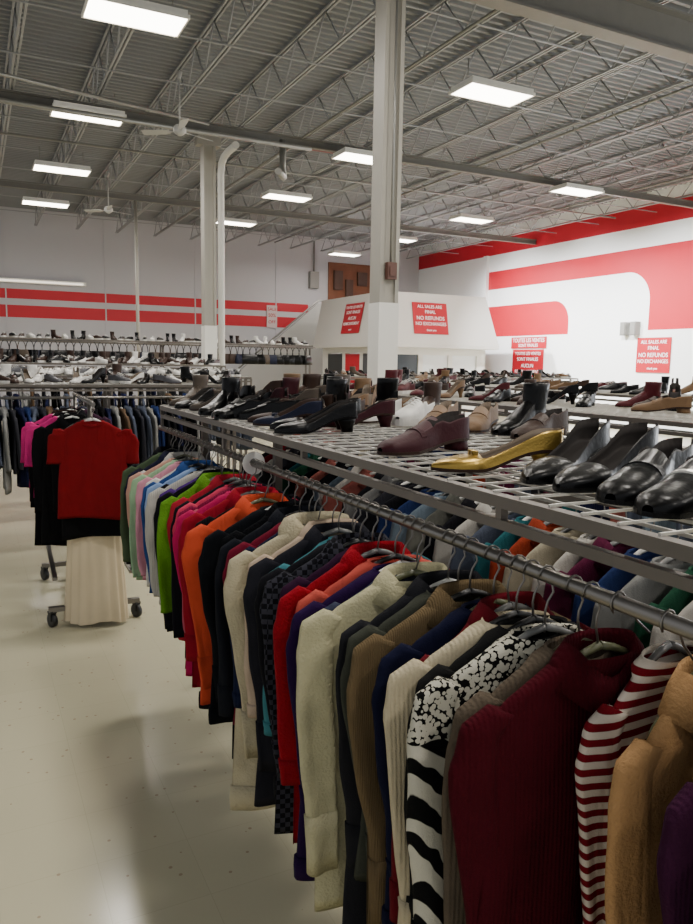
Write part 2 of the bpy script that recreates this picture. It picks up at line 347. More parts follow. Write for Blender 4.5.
# ---------------- garments
SEG=64
def body_mesh(seed,w=.215,L=.72,d=.017,flare=1.0,neck=.062,nr=26,amp=1.0,band=False):
    r=random.Random(seed); ph=[r.uniform(0,6.28) for _ in range(7)]; k1=r.uniform(14,22); k2=r.uniform(30,44)
    AM=.010*r.uniform(.7,1.4)*amp; sk=r.uniform(-.06,.05)
    keys=[(.099,neck,.030),(.109,neck+.03,.028),(.126,w*.55,.022),(.150,w*.76,d),(.176,w*.90,d),(.20,w*.95,d),(.26,w*.94,d*1.1),(.33,w*.90,d*1.2)]
    zs=list(keys); n=nr-len(keys)
    for i in range(1,n+1):
        t=i/n; z=.33+(L-.33)*t; zs.append((z,w*(.90+(.11*flare-.02)*t),d*(1.2+.15*t)))
    def off(x,z,s):
        A=AM*min(1,max(0,(z-.17)/.3))
        q=math.sin(k1*x+ph[0]+z*1.2); q=math.copysign(abs(q)**.8,q)
        return A*q+A*.4*math.sin(k2*x+ph[1]-z*1.5*s)+A*.25*math.sin(z*14+x*11+ph[4])*math.sin(z*6+ph[6])
    rings=[]
    for z,ww,dd in zs:
        ring=[]; zz=max(0,z-.2)
        for j in range(SEG):
            a=2*pi*j/SEG; c,s=math.cos(a),math.sin(a)
            x=ww*math.copysign(abs(c)**.8,c); y=dd*math.copysign(abs(s)**.8,s)
            y+=off(x,z,1 if s>0 else -1)
            x+=sk*zz*.5+.003*math.sin(z*10+ph[2])*min(1,zz*4)
            dz=(.008*math.sin(9*x+ph[3])+.05*x*math.sin(ph[5]))*max(0,min(1,(z-L+.1)/.1))
            ring.append((x,y,-z+dz))
        rings.append(ring)
    hem=None
    if band:
        a_,b_=rings[-3],rings[-1]
        def sc(rg,kx,off_): 
            return [(x*kx,y+ (off_ if math.sin(2*pi*j/SEG)>0 else -off_),z) for j,(x,y,z) in enumerate(rg)]
        hm=MB(); hm.loft([sc(a_,1.0,0),sc(a_,1.02,.003),sc(rings[-2],1.02,.003),[(x,y,z-.004) for x,y,z in sc(b_,1.01,.002)],[(x,y,z) for x,y,z in sc(b_,.97,-.003)]])
        hem=hm.mesh('hem_band',[WHT])
    rings.append([(x*.97,y*.9,z+.01) for x,y,z in rings[-1]])
    m=MB(); m.loft(rings); 
    fy=lambda x,z: -(d*1.15)+off(x,z,-1)
    return m.mesh('body',[WHT]),fy,hem
def sleeve_mesh(seed,side,sl=.6,w=.215,fat=1.0,cuff=False):
    r=random.Random(seed*7+side); ph=r.uniform(0,6.28); ph2=r.uniform(0,6.28); sy=r.uniform(-.03,.002); k3=r.choice([2,3,4]); sx=r.uniform(-.035,.012); wav=r.uniform(.001,.004)
    pts=[(w*.80,0,.163),(w*.94,0,.192),(w*.985,sy*.3,.25),(w*.99+sx*.2,sy*.6,.32),(w*.99+sx*.5,sy*.8,.40),(w*.98+sx*.8,sy,.47),(w*.97+sx,sy*1.2,.54),(w*.96+sx*1.3,sy*1.4,sl)]
    if sl<.5: pts=[(w*.76,0,.160),(w*.90,0,.185),(w*.96,0,.23),(w*.98,0,sl)]
    n=28; rings=[]; cen=[]; N=24
    for i in range(n+1):
        t=i/n*(len(pts)-1); k=min(int(t),len(pts)-2); f=t-k
        p=[pts[k][q]*(1-f)+pts[k+1][q]*f for q in range(3)]
        tt=i/n; up=min(1,tt*4)
        rx=(.022+.024*up)*(1-.22*tt)*fat; ry=(.016-.001*up)*(1-.05*tt)*fat
        if sl<.5: rx*=1+.35*tt
        p[0]+=math.sin(tt*13+ph)*math.sin(tt*7+ph2)*wav*up
        if i>=n-1 and sl>=.5: rx*=.95;ry*=.96
        ring=[]
        for j in range(N):
            a=2*pi*j/N; c,s=math.cos(a),math.sin(a)
            x=math.copysign(abs(c)**.75,c); yv=math.copysign(abs(s)**.75,s)
            wr=1+.16*up*math.sin(k3*a+ph+tt*2.0)*abs(s)+.04*math.sin(tt*20+ph2+a*2)*up
            ring.append((side*(p[0]+rx*x*(1+.06*math.sin(tt*10+ph)*up)),p[1]+ry*yv*wr+.005*up*math.sin(x*3+ph2+tt*4),-(p[2]-( .5*rx*c if i<6 else 0))))
        rings.append(ring); cen.append((side*p[0],p[1]))
    cm=None
    if cuff:
        def sc(i,k,dz=0): return [((x-cen[i][0])*k+cen[i][0],(y-cen[i][1])*k+cen[i][1],z+dz) for x,y,z in rings[i]]
        c=MB(); c.loft([sc(n-3,1.0),sc(n-3,1.1),sc(n-2,1.1),sc(n-1,1.12),sc(n,1.12,-.004),sc(n,.95,-.002)]); cm=c.mesh('cuff',[WHT])
    rings.append([( (x-side*p[0])*.8+side*p[0],(y-p[1])*.8+p[1],z+.012) for x,y,z in rings[-1]])
    m=MB(); m.loft(rings,True,True,True); me=m.mesh('sleeve',[WHT])
    return (me,cm) if cuff else me
def collar_mesh(kind,neck=.062):
    m=MB(); N=28
    if kind=='crew': prof=[(1.0,.102),(1.10,.096),(1.12,.106),(1.25,.114)]
    elif kind=='shirt': prof=[(.95,.112),(1.0,.086),(1.1,.076),(1.45,.100),(1.75,.138),(1.6,.140)]
    elif kind=='hood': prof=[(1,.11),(.95,.08),(1.15,.066),(1.5,.075),(1.75,.10),(1.8,.14),(1.6,.17),(1.4,.15)]
    rings=[]
    for s,z in prof:
        ring=[]
        for j in range(N):
            a=2*pi*j/N; c,sn=math.cos(a),math.sin(a)
            dip=(.055 if kind in('shirt','hood') else .018)*max(0,-sn)**3
            ring.append((neck*s*c,.030*s**.6*sn+(0.008 if kind=='hood' else 0),-z-dip))
        rings.append(ring)
    m.loft(rings); return m.mesh('collar',[WHT])
COLL={k:collar_mesh(k) for k in ('crew','shirt','hood')}
bt=MB()
bt.loft([[(.009*s*math.cos(2*pi*k/12),y,.009*s*math.sin(2*pi*k/12)) for k in range(12)] for s,y in ((.01,-.004),(.9,-.004),(1,-.001),(1,.003))],True,True,True)
BTN=bt.mesh('button',[BLKPL])
def garment(bm,fy,sl,sr,world,mat,kind,label,group,collar='crew',placket=None,buttons=0,L=.72,rx=0,trimmat=None,hem=None):
    e=empty(kind,world[0],label,kind.replace('_',' '),group,(0,rx,world[1]))
    obj('body',bm,e,mat=mat)
    if hem: obj('hem_band',hem,e,mat=mat)
    for s in (sl,sr):
        if isinstance(s,tuple):
            so=obj('sleeve',s[0],e,mat=mat); obj('cuff',s[1],so,mat=mat)
        elif s is not None: obj('sleeve',s,e,mat=mat)
    if collar: obj('collar',COLL[collar],e,mat=mat)
    if placket:
        m=MB(); rings=[]
        for i in range(22):
            z=.135+(L-.145)*i/21; y=fy(0,z)-.001
            rings.append([(-.014,y,-z),(0,y-.004,-z),(.014,y,-z),(0,y+.006,-z)])
        m.loft(rings,True,True,True); obj('placket',m.mesh('placket',[placket]),e)
        for i in range(buttons):
            z=.16+(L-.25)*i/max(1,buttons-1)
            obj('button',BTN,e,loc=(0,fy(0,z)-.007,-z))
    return e
def tubearc():
    m=MB(); pts=[(0,0,-.10),(0,0,-.06),(.004,0,-.045),(.014,0,-.03)]
    for i in range(9):
        a=-.9+i*(pi+1.0)/8; pts.append((.0165*math.cos(a),0,.0165*math.sin(a)))
    m.tube(pts,.002,6); return m.mesh('hook',[STEEL])
HOOK=tubearc()
def hbar():
    m=MB()
    for s in (-1,1):
        m.tube([(0,0,-.09),(s*.03,0,-.098),(s*.09,0,-.125),(s*.14,0,-.155),(s*.155,0,-.175)],[.007,.0065,.0055,.005,.004],8)
    m.tube([(-.15,0,-.175),(.15,0,-.175)],.0035,6); return m.mesh('shoulder_bar',[WHT])
HBAR=hbar()
HC={'olive':pmat('hanger_olive','5e6044',.35),'black':BLKPL,'white':pmat('hanger_white','c8c6c0',.35),'grey':pmat('hanger_grey','6c6c6a',.25)}
def hanger(loc,rz,c,group='hangers on the clothes rails',dx=0,shrink=1):
    e=empty('clothes_hanger',loc,c+' plastic clothes hanger with metal hook on rail','hanger',group,(0,0,rz))
    h=obj('hook',HOOK,e); b=obj('shoulder_bar',HBAR,e,mat=HC[c],loc=(dx,0,0))
    h.rotation_euler=(0,-math.atan2(dx,.1),0); b.scale=(shrink,1,1)
X0=.85; ZRL=1.35
front=[
(.50,'20243a','slate navy','jacket',.80,'shirt',0,'plain',.075,.165,.1),
(.58,'32122a','plum purple','sweater',.76,'crew',0,'knit',.07,.172,.1),
(.69,'a88258','camel tan','coat',.88,'shirt',3,'fleece',.10,.175,.12),
(.780,'STRIPE','red and white striped','sweater',.84,'crew',0,'plain',.13,.165,.08),
(.835,'400914','burgundy ribbed','cardigan',.86,'shirt',4,'knit',.025,.235,-.02),
(.872,'564c40','heather taupe','sweater',.78,'crew',0,'knit',.02,.208,-.05),
(.935,'ZEBRA','black and white patterned knit','sweater',.84,'crew',0,'plain',.0,.222,-.1),
(.975,'181818','black','blouse',.70,'crew',0,'plain',.01,.20,-.12),
(1.01,'b8ac90','cream knit','cardigan',.86,'crew',0,'knit',.0,.22,-.12),
(1.05,'560e18','dark red','blouse',.66,'shirt',0,'plain',.02,.205,.05),
(1.085,'12142a','navy','sweater',.70,'crew',0,'plain',.01,.21,-.1),
(1.15,'64543c','khaki tan','jacket',.85,'shirt',4,'cord',0,.225,-.08),
(1.19,'3a3c34','dark olive','blouse',.70,'crew',0,'plain',0,.21,-.12),
(1.225,'1e1e22','black','jacket',.84,'shirt',0,'plain',0,.21,-.1),
(1.305,'b4ae8c','pale cream fleece','coat',.81,'shirt',4,'fleece',-.03,.225,-.14),
(1.345,'34384a','slate','blouse',.66,'crew',0,'plain',-.0,.21,-.1),
(1.38,'220e36','dark violet','sweater',.79,'crew',0,'plain',-.02,.23,-.04),
(1.44,'b04a40','coral','blouse',.64,'crew',0,'plain',.0,.212,-.1),
(1.50,'860e1c','bright red','jacket',.78,'shirt',0,'fleece',-.015,.222,0),
(1.55,'2c142a','plum','sweater',.70,'crew',0,'plain',0,.205,-.1),
(1.60,'PLAID','black and grey plaid','shirt',.84,'shirt',0,'plain',-.01,.215,-.1),
(1.635,'16161a','black','sweater',.74,'crew',0,'plain',-.01,.215,-.12),
(1.67,'3a7078','teal','sweater',.60,'crew',0,'plain',.01,.205,-.1),
(1.73,'202026','charcoal','jacket',.82,'shirt',0,'plain',-.005,.215,-.15),
(1.775,'b09c88','beige','blouse',.62,'shirt',0,'plain',0,.21,-.1),
(1.83,'b2a88c','cream hooded','sweatshirt',.88,'hood',0,'fleece',-.02,.225,-.1)]
front+=[(y,c,n,k,l,cl,nb,tx,R.uniform(-.02,.02)-(.02 if c in('c0482e','b01a52','5a8824') else 0),.215+R.uniform(-.014,.012),R.uniform(-.2,.04)) for (y,c,n,k,l,cl,nb,tx) in [
(1.89,'161c34','navy blue','sweater',.78,'crew',0,'knit'),
(1.93,'641428','wine','blouse',.68,'crew',0,'plain'),
(1.98,'181a20','dark grey','jacket',.80,'shirt',0,'plain'),
(2.06,'0c0d10','black','jacket',.84,'shirt',3,'fleece'),
(2.11,'101216','black','sweater',.76,'crew',0,'plain'),
(2.215,'c0482e','coral orange','jacket',.74,'shirt',4,'plain'),
(2.28,'101014','black','sweater',.80,'crew',0,'knit'),
(2.35,'8a1424','red','jacket',.76,'shirt',0,'plain'),
(2.40,'b01a52','magenta pink','sweater',.74,'crew',0,'plain'),
(2.44,'a84a5c','dusty pink','blouse',.66,'crew',0,'plain'),
(2.49,'741438','raspberry','cardigan',.74,'crew',0,'knit'),
(2.54,'c43a58','rose pink','sweater',.66,'crew',0,'plain'),
(2.60,'14141a','black','sweater',.72,'crew',0,'plain'),
(2.65,'9c2030','cherry red','jacket',.70,'shirt',0,'plain'),
(2.71,'5a8824','bright lime green','jacket',.60,'shirt',0,'fleece'),
(2.78,'121216','black','jacket',.70,'shirt',0,'plain'),
(2.84,'4a2a70','purple','sweater',.62,'crew',0,'plain'),
(2.90,'b0aca4','pale grey','sweater',.64,'crew',0,'knit'),
(2.96,'141418','black','sweater',.70,'crew',0,'plain'),
(3.01,'8098c0','pale blue','blouse',.62,'crew',0,'plain'),
(3.07,'284478','blue','jacket',.62,'shirt',0,'plain'),
(3.14,'ccc9c2','white','blouse',.64,'crew',0,'plain'),
(3.20,'c48898','pale pink','sweater',.6,'crew',0,'plain'),
(3.26,'90b08c','mint green','sweater',.62,'crew',0,'plain'),
(3.32,'bc9080','peach','blouse',.62,'crew',0,'plain'),
(3.38,'c0bcb6','white','shirt',.62,'shirt',0,'plain'),
(3.43,'1c1e30','navy','shirt',.62,'shirt',0,'plain'),
(3.49,'242428','charcoal','jacket',.66,'shirt',0,'plain'),
(3.55,'46543e','sage green','sweater',.64,'crew',0,'plain'),
(3.63,'18181c','black','jacket',.66,'shirt',0,'plain')]]
STR=patterned('knit_stripe','6a0e1a','c8beb0','stripe',14)
ZEB=patterned('knit_zebra','0e0e0e','bcb8a8','zebra',9)
PLD=patterned('plaid','121216','34343c','plaid',80)
SP={'STRIPE':STR,'ZEBRA':ZEB,'PLAID':PLD}
for i,(Y,c,cn,kind,L,cl,nb,tx,dx,w,rz) in enumerate(front):
    near_=Y<2.4
    bm,fy,hem=body_mesh(100+i,w,L,.015,R.uniform(.5,1.6),band=near_ and kind in('sweater','cardigan','sweatshirt'))
    mt=SP.get(c) or fabric(c,tx)
    sle=min(L-.02,R.uniform(.58,.72)); sl=sleeve_mesh(i,-1,sle,w,.95,near_); sr=sleeve_mesh(i,1,sle,w,.95,near_)
    loc=(X0+dx,Y,ZRL)
    garment(bm,fy,sl,sr,(loc,rz),mt,kind,'%s %s hanging on the front metal rail'%(cn,kind),'clothes on the front rail',cl,placket=(mt if nb else None),buttons=nb,L=L,hem=hem)
    hanger((X0,Y,ZRL),rz,R.choice(['olive','black','white','grey','grey','black']) if Y>.9 else R.choice(['olive','grey']),dx=dx,shrink=min(1,w/.215))
VAR=[]
for k in range(7):
    L=.58+.035*k; w=.205+.004*(k%3)
    bm,fy,_=body_mesh(500+k,w,L,.017,1.0,nr=16); VAR.append((bm,fy,sleeve_mesh(60+k,-1,min(L-.03,.6),w),sleeve_mesh(60+k,1,min(L-.03,.6),w),L))
PAL=[('7a7a78','grey'),('883420','orange'),('1e4432','forest green'),('202e56','blue'),('20545a','teal'),('761420','red'),('141418','black'),('464c5a','slate'),('9a927e','beige'),('4c1630','wine'),('2a2a30','charcoal'),('94544c','salmon'),('64727e','pale blue grey'),('181c38','navy'),('1c1c20','black'),('6e6e66','stone grey'),('a8a49c','white')]
DPAL=[('141418','black'),('464c5a','slate'),('2a2a30','charcoal'),('181c38','navy'),('202e56','blue'),('5c4a3a','brown'),('7a7a78','grey'),('0e0e10','black')]
def hang(loc,rz,group,where,r=R,pal=PAL,hang_col=None):
    v=r.choice(VAR); c,cn=r.choice(pal); kd,clr=r.choice([('sweater','crew'),('jacket','shirt'),('shirt','shirt'),('blouse','crew')])
    garment(v[0],v[1],v[2],v[3],(loc,rz),fabric(c),kd,'%s %s hanging on %s'%(cn,kd,where),group,clr,L=v[4])
    hanger(loc,rz,hang_col or r.choice(['black','white','grey','white']))
# ---------------- racks
def rack(name,loc,rz,L,D,zsh=1.466,zr=1.35,rails=(0.,.62),posts=None,label='long double-sided steel clothes rack with wire shoe shelf',inset=.22):
    e=empty(name,loc,label,'clothes rack','steel clothes racks',(0,0,rz))
    posts=posts or (0.0,L/2,L)
    m=MB()
    for x in (0,D):
        m.box(x-.012,x+.012,0,L,zsh-.022,zsh); m.box(x-.009,x+.009,0,L,zsh-.062,zsh-.044)
        n=max(2,int(L/.9))
        for i in range(n+1): m.box(x-.008,x+.008,L*i/n-.008,L*i/n+.008,zsh-.05,zsh-.02)
    for i in range(n+1):
        y=L*i/n; m.box(.012,D-.012,y-.012,y+.012,zsh-.028,zsh-.006)
    obj('shelf_frame',m.mesh('shelf_frame',[DKST]),e)
    m=MB(); y=.04
    while y<L: m.box(0,D,y-.0024,y+.0024,zsh+.000,zsh+.0045); y+=.075
    x=.05
    while x<D: m.box(x-.0028,x+.0028,0,L,zsh-.005,zsh+.0005); x+=.085
    obj('wire_shelf',m.mesh('wire_shelf',[WIRE]),e)
    for x in (inset,D-inset):
        for y in posts:
            m=MB(); m.box(x-.015,x+.015,y-.015,y+.015,.03,zsh-.02)
            m.tube([(x,y,0),(x,y,.04)],.03,10); obj('upright',m.mesh('upright',[DKST]),e)
    for x in rails:
        m=MB(); m.tube([(x,-.06,zr),(x,L+.05,zr)],.0125,12)
        obj('hanging_rail',m.mesh('hanging_rail',[STEEL]),e)
        for y in posts:
            m=MB(); m.box(x-.006,x+.006,y-.01,y+.01,zr+.01,zsh-.02); obj('rail_bracket',m.mesh('rail_bracket',[DKST]),e)
    m=MB()
    for y in posts: m.box(inset,D-inset,y-.015,y+.015,.1,.13)
    obj('base_bar',m.mesh('base_bar',[DKST]),e)
    return e
rack('clothing_rack',(.85,.15,0),0,3.65,.88,rails=(0.,.62),posts=(0,2.6,3.65))
m=MB(); m.loft([[(r*math.cos(2*pi*k/24),y,r*math.sin(2*pi*k/24)) for k in range(24)] for r,y in ((.013,-.002),(.04,-.002),(.04,.002),(.013,.002))],True,False,False,0,False)
obj('size_divider',m.mesh('size_divider',[pmat('divider_white','dcdad4',.4)]),loc=(X0,2.41,ZRL),label='round white size divider disc on the rail',cat='size divider')
y=.5
while y<3.7:
    hang((1.47+R.uniform(-.01,.01),y,ZRL),R.uniform(-.15,.15),'clothes on the inner rail','the inner rail under shoe shelf'); y+=.085
# ---------------- shoes
def interp(t,tab):
    for (a,b),(c,d) in zip(tab,tab[1:]):
        if t<=c: return b+(d-b)*(t-a)/(c-a)
    return tab[-1][1]
def sst(a,b,x):
    t=max(0,min(1,(x-a)/(b-a))); return t*t*(3-2*t)
def shoe_parts(kind):
    LN=.26
    Hh={'pump':.07,'loafer':.022,'boot':.04,'sneaker':.0,'kitten':.042}[kind]
    pointed=kind in('pump','kitten')
    hw=[(0,.008),(.03,.020),(.10,.028),(.2,.029),(.4,.026),(.55,.032),(.7,.040),(.82,.036),(.92,.024 if pointed else .032),(.97,.013 if pointed else .022),(1,.003 if pointed else .008)]
    so={'pump':.64,'kitten':.64,'loafer':.48,'boot':.34,'sneaker':.42}[kind]
    ch=[(0,.050),(.15,.046),(.35,.028),(.64,.024)] if kind in('pump','kitten') else [(0,.056),(.15,.052),(.35,.042),(.64,.05)]
    vh=[(.3,.07),(.5,.058),(.64,.042),(.8,.032),(.93,.024),(1,.010)] if kind not in('pump','kitten') else [(.6,.034),(.8,.027),(.93,.018),(1,.007)]
    th=.022 if kind=='sneaker' else .006
    zs=lambda s: Hh*(1-sst(.18,.68,s))+th
    N=24; S=sorted([0,.015,.04,.08,.14,.2,.3,.38 if so>.4 else .25,so-.08,so-.015,so+.015,.7,.76,.82,.88,.92,.95,.98,1.0])
    up=MB(); rings=[]; opn=[]
    for s in S:
        w=interp(s,hw); z0=zs(s); ring=[]
        for j in range(N+1):
            f=j/N
            if s<so:
                c=interp(s,ch); g=min(f,1-f); sg=-1 if f<.5 else 1
                if so-s<.1 and kind in('loafer','sneaker','boot'): c=max(c,interp(so,vh)*.93)
                if g<.2: x=w*(1-.06*math.sin(g/.2*pi*.5)*2); z=c*g/.2
                elif g<.3: x=w*(.86-.1*(g-.2)/.1); z=c-(c-.006)*((g-.2)/.1)
                else: x=w*.76*(.5-g)/.2; z=.006
                x*=sg
            else:
                h=interp(s,vh); x=-w*math.cos(pi*f); z=h*max(0,math.sin(pi*f))**.6
            ring.append((x,-LN/2+LN*s,z0+z))
        rings.append(ring); opn.append(s<so)
    for r in rings: up.v+=r
    n=N+1
    for i in range(len(rings)-1):
        for j in range(N):
            up.face((i*n+j,i*n+j+1,(i+1)*n+j+1,(i+1)*n+j),1 if (opn[i] and 5<=j<N-5) else 0,True)
    up.face(range(n),0)
    P={'upper':up.mesh('upper',[BLKPL,BLKPL])}
    so_=MB(); rings=[]
    for s in S:
        w=interp(s,hw)*1.04; z0=zs(s)
        rings.append([(-w,-LN/2+LN*s,z0-th),(w,-LN/2+LN*s,z0-th),(w,-LN/2+LN*s,z0+.001),(-w,-LN/2+LN*s,z0+.001)])
    so_.loft(rings,True,True,True,0,False); P['sole']=so_.mesh('sole',[BLKPL])
    if Hh>0:
        hm=MB(); k={'pump':.35,'kitten':.6,'loafer':1,'boot':.85}[kind]
        rs=[]
        for t in (0,.3,.65,1):
            q=1-(1-k)*sst(0,1,t*1.1); z=(Hh+.002)*(1-t); yc=-LN/2+.035
            rs.append([(.026*q*math.cos(2*pi*a/14),yc-.004*t+.03*q*math.sin(2*pi*a/14),z) for a in range(14)])
        hm.loft(rs,True,True,True); P['heel']=hm.mesh('heel',[BLKPL])
    if kind=='boot':
        sh=MB(); rs=[]
        for z,rx,ry,yo in ((.07,.032,.05,-.075),(.10,.034,.048,-.08),(.13,.036,.048,-.083),(.15,.038,.05,-.085),(.153,.035,.047,-.085),(.09,.028,.04,-.08)):
            rs.append([(rx*math.cos(2*pi*a/18),yo+ry*math.sin(2*pi*a/18),z+.0) for a in range(18)])
        sh.loft(rs); P['shaft']=sh.mesh('shaft',[BLKPL])
    if kind=='loafer':
        d=MB(); rs=[]
        for t in range(9):
            f=.15+.7*t/8; s=.62; w=interp(s,hw)*1.03; h=interp(s,vh)*1.03; z0=zs(s)
            x=-w*math.cos(pi*f); z=z0+h*math.sin(pi*f)**.6; y=-LN/2+LN*s
            rs.append([(x,y-.007,z),(x,y+.007,z-.002),(x,y+.007,z+.002),(x,y-.007,z+.004)])
        d.loft(rs,True,True,True,0,False); P['strap']=d.mesh('strap',[BLKPL])
    if kind=='kitten':
        d=MB()
        for s in(-1,1):
            d.loft([[(s*x,.045,zz-w),(s*x,.053,zz-w),(s*x,.055,zz+w),(s*x,.043,zz+w)] for x,w,zz in ((.001,.002,.040),(.008,.004,.041),(.016,.005,.039))],True,True,True)
        P['bow']=d.mesh('bow',[BLKPL])
    if kind=='sneaker':
        d=MB()
        for k in range(4):
            y=-.005+k*.018; d.tube([(-.02,y,.085-k*.006),(0,y+.004,.092-k*.006),(.02,y,.085-k*.006)],.0025,5)
        P['laces']=d.mesh('laces',[BLKPL])
    return P
SH={k:shoe_parts(k) for k in('pump','loafer','boot','sneaker','kitten')}
SCOL={'black':'050506','brown':'2e1e16','burgundy':'300610','gold':'a08038','white':'cfcdc8','tan':'6a523a','taupe':'4a4138','dark red':'440c14','navy':'10152a','grey':'4c4c50'}
def leather(c): 
    if c=='gold': return pmat('leather_gold','a08440',.3,.85,.12,200)
    return pmat('leather_'+c.replace(' ','_'),SCOL[c],.3 if c=='black' else .55,0,.14,60,.2,20,spec=.2 if c=='black' else .22)
INS=pmat('insole_tan','584a3a',.7); INS2=pmat('insole_dark','1a1614',.8,spec=.2)
def shoe(kind,loc,rz,c,where,group,sc=1.0,rx=0):
    nm={'pump':'high_heel_shoe','kitten':'low_heel_shoe','loafer':'loafer','boot':'ankle_boot','sneaker':'sneaker'}[kind]
    e=empty(nm,loc,'%s %s %s'%(c,nm.replace('_',' '),where),'shoe',group,(rx,0,rz)); e.scale=(sc,sc,sc*(.85 if c=='gold' else 1))
    lm=leather(c); ins=INS if c in('tan','gold','white') else INS2
    for pn,me in SH[kind].items():
        if pn=='upper': obj(pn,me,e,mat=[lm,ins])
        elif pn=='sole': obj(pn,me,e,mat=leather('white') if kind=='sneaker' else leather('brown') if c!='black' else leather('black'))
        elif pn=='bow':
            if c in('gold','navy'): obj(pn,me,e,mat=lm)
        elif pn=='strap': obj(pn,me,e,mat=WIRE if (c=='black' and loc[1]<.9) else lm)
        elif pn=='laces': obj(pn,me,e,mat=leather('white'))
        else: obj(pn,me,e,mat=lm)
def rzdir(dx,dy): return math.atan2(-dx,dy)
ZS=1.4715; G='shoes on the wire shelf'; W='on the wire shelf'
near=[('kitten',1.10,1.17,(-.93,-.34),'black',1.22),('kitten',1.10,1.06,(-.96,-.22),'black',1.22),('loafer',1.09,.945,(-.93,-.30),'black',1.18),('loafer',1.07,.83,(-.96,-.20),'black',1.18),
('kitten',1.04,.71,(-.95,-.25),'black',1.15),('loafer',1.08,.61,(-.95,-.25),'black',1.1),('kitten',1.02,1.30,(-.95,.30),'gold',1.14),('loafer',1.05,1.64,(-.93,-.15),'burgundy',1.15),('loafer',1.14,1.75,(-.86,-.35),'burgundy',1.15),
('kitten',.99,2.20,(-.9,.1),'black',1.08),('kitten',1.02,2.31,(-.8,.3),'black',1.08),('kitten',.99,2.45,(-.7,.6),'navy',1),('kitten',1.2,2.50,(-.9,-.3),'black',1),('loafer',1.50,2.25,(-.8,-.6),'tan',1.15),('loafer',1.60,2.14,(-.8,-.6),'tan',1.15),('sneaker',1.50,2.42,(-.8,-.5),'white',1.1),('loafer',1.42,2.56,(-.8,-.4),'white',1.1),
('boot',1.66,2.0,(-.9,-.3),'black',1.1),('loafer',1.63,1.86,(-.9,-.3),'brown',1.1),('loafer',1.66,1.25,(-.9,-.2),'brown',1.1),('kitten',1.22,2.36,(-.8,.3),'burgundy',1.05),('kitten',1.03,2.6,(-.8,.3),'brown',1),('loafer',1.30,2.62,(-.8,-.5),'brown',1.05),('loafer',1.24,2.74,(-.3,-.9),'taupe',1.05),('loafer',1.02,2.72,(-.6,.7),'black',1.05),('loafer',1.55,2.70,(-.7,-.2),'tan',1.05),('boot',1.64,2.56,(-.7,-.6),'brown',1.0),('kitten',1.36,2.78,(-.9,-.1),'tan',1.05)]
for k,x,y,d,c,sc in near: shoe(k,(x,y,ZS),rzdir(*d),c,W,G,sc)
y=2.84
while y<3.78:
    for x in (.97,1.14,1.32,1.50,1.66):
        shoe(R.choice(['pump','kitten','loafer','loafer','kitten','boot']),(x+R.uniform(-.03,.03),y+R.uniform(-.04,.04),ZS),R.uniform(.1,2.9),R.choice(['black','black','brown','taupe','burgundy','black','tan']),W,G,R.uniform(.95,1.1))
    y+=.088
# ---------------- further racks
def filled_rack(loc,rz,L,D,hangside,step=.1,zsh=1.466,cols=3,shoedens=.8,pal=PAL,kinds=('kitten','loafer','sneaker','loafer','boot','pump'),cl=('black','black','black','brown','taupe','dark red','black','tan','grey'),yg=None,sstep=.125,group='shoes on further racks'):
    rack('clothing_rack',(loc[0],loc[1],0),rz,L,D,zsh=zsh,zr=zsh-.116,rails=(0.,),inset=.2)
    Mx=Matrix.Translation((loc[0],loc[1],0))@Matrix.Rotation(rz,4,'Z')
    y=.12
    while y<L-.08:
        for q in range(cols):
            if R.random()<shoedens:
                x=.16+(D-.3)*q/max(1,cols-1); p=Mx@Vector((x+R.uniform(-.02,.02),y,zsh+.0055))
                shoe(R.choice(kinds),p,rz+R.uniform(.5,2.5),R.choice(cl),'on a wire shelf above clothes',group,R.uniform(.95,1.15))
        y+=sstep
    if hangside:
        y=(yg or (0,L))[0]+.1
        while y<(yg or (0,L))[1]-.05:
            p=Mx@Vector((0,y,zsh-.116)); hang(p,rz+R.uniform(-.15,.15),'clothes on further racks','a further rack rail',pal=pal); y+=step
filled_rack((2.75,1.6),0,4.6,.8,True,step=.12,shoedens=.38,cl=('black','tan','brown','black','dark red','taupe'))
filled_rack((4.9,3.0),0,6.0,.8,False,shoedens=.5,cols=2,cl=('black','tan','brown','black','dark red','taupe'))
def cross_rack(x0,x1,y,D,hang=False,**k):
    filled_rack((x1,y),pi/2,x1-x0,D,hang,**k)
cross_rack(-.1,2.3,6.9,.6,hang=True,step=.06,cols=2,shoedens=.75,yg=(.3,2.4),pal=DPAL,sstep=.11,cl=('black','brown','white','grey','black'))
cross_rack(.1,3.0,8.6,.6,hang=True,step=.10,pal=DPAL,cols=2,shoedens=1,zsh=1.50,cl=('white','white','grey','white','black'),kinds=('sneaker','sneaker','loafer'),sstep=.085,group='white sneakers on a rack')
cross_rack(.1,3.3,10.6,.6,hang=True,step=.14,pal=DPAL,cols=2,shoedens=1,zsh=1.62,cl=('black','brown','white','black','brown'),kinds=('sneaker','loafer','boot'),sstep=.09,group='white sneakers on a rack')
cross_rack(5.2,10.5,11.0,.7,cols=2,shoedens=.7)
rack('bag_rail_rack',(6.2,14.0,0),pi/2,6.0,.5,zsh=2.02,zr=1.98,rails=(0.,),inset=.15,label='tall steel rack with rail of dark handbags')
BAG=MB(); rs=[]
for z,w_,d_ in ((-.36,.10,.03),(-.35,.13,.05),(-.26,.125,.045),(-.17,.10,.02),(-.165,.09,.01)):
    rs.append([(w_*math.copysign(abs(math.cos(a))**.5,math.cos(a)),d_*math.copysign(abs(math.sin(a))**.5,math.sin(a)),z) for a in [2*pi*k/20 for k in range(20)]])
BAG.loft(rs,True,True,True); BAGM=BAG.mesh('bag_body',[BLKPL])
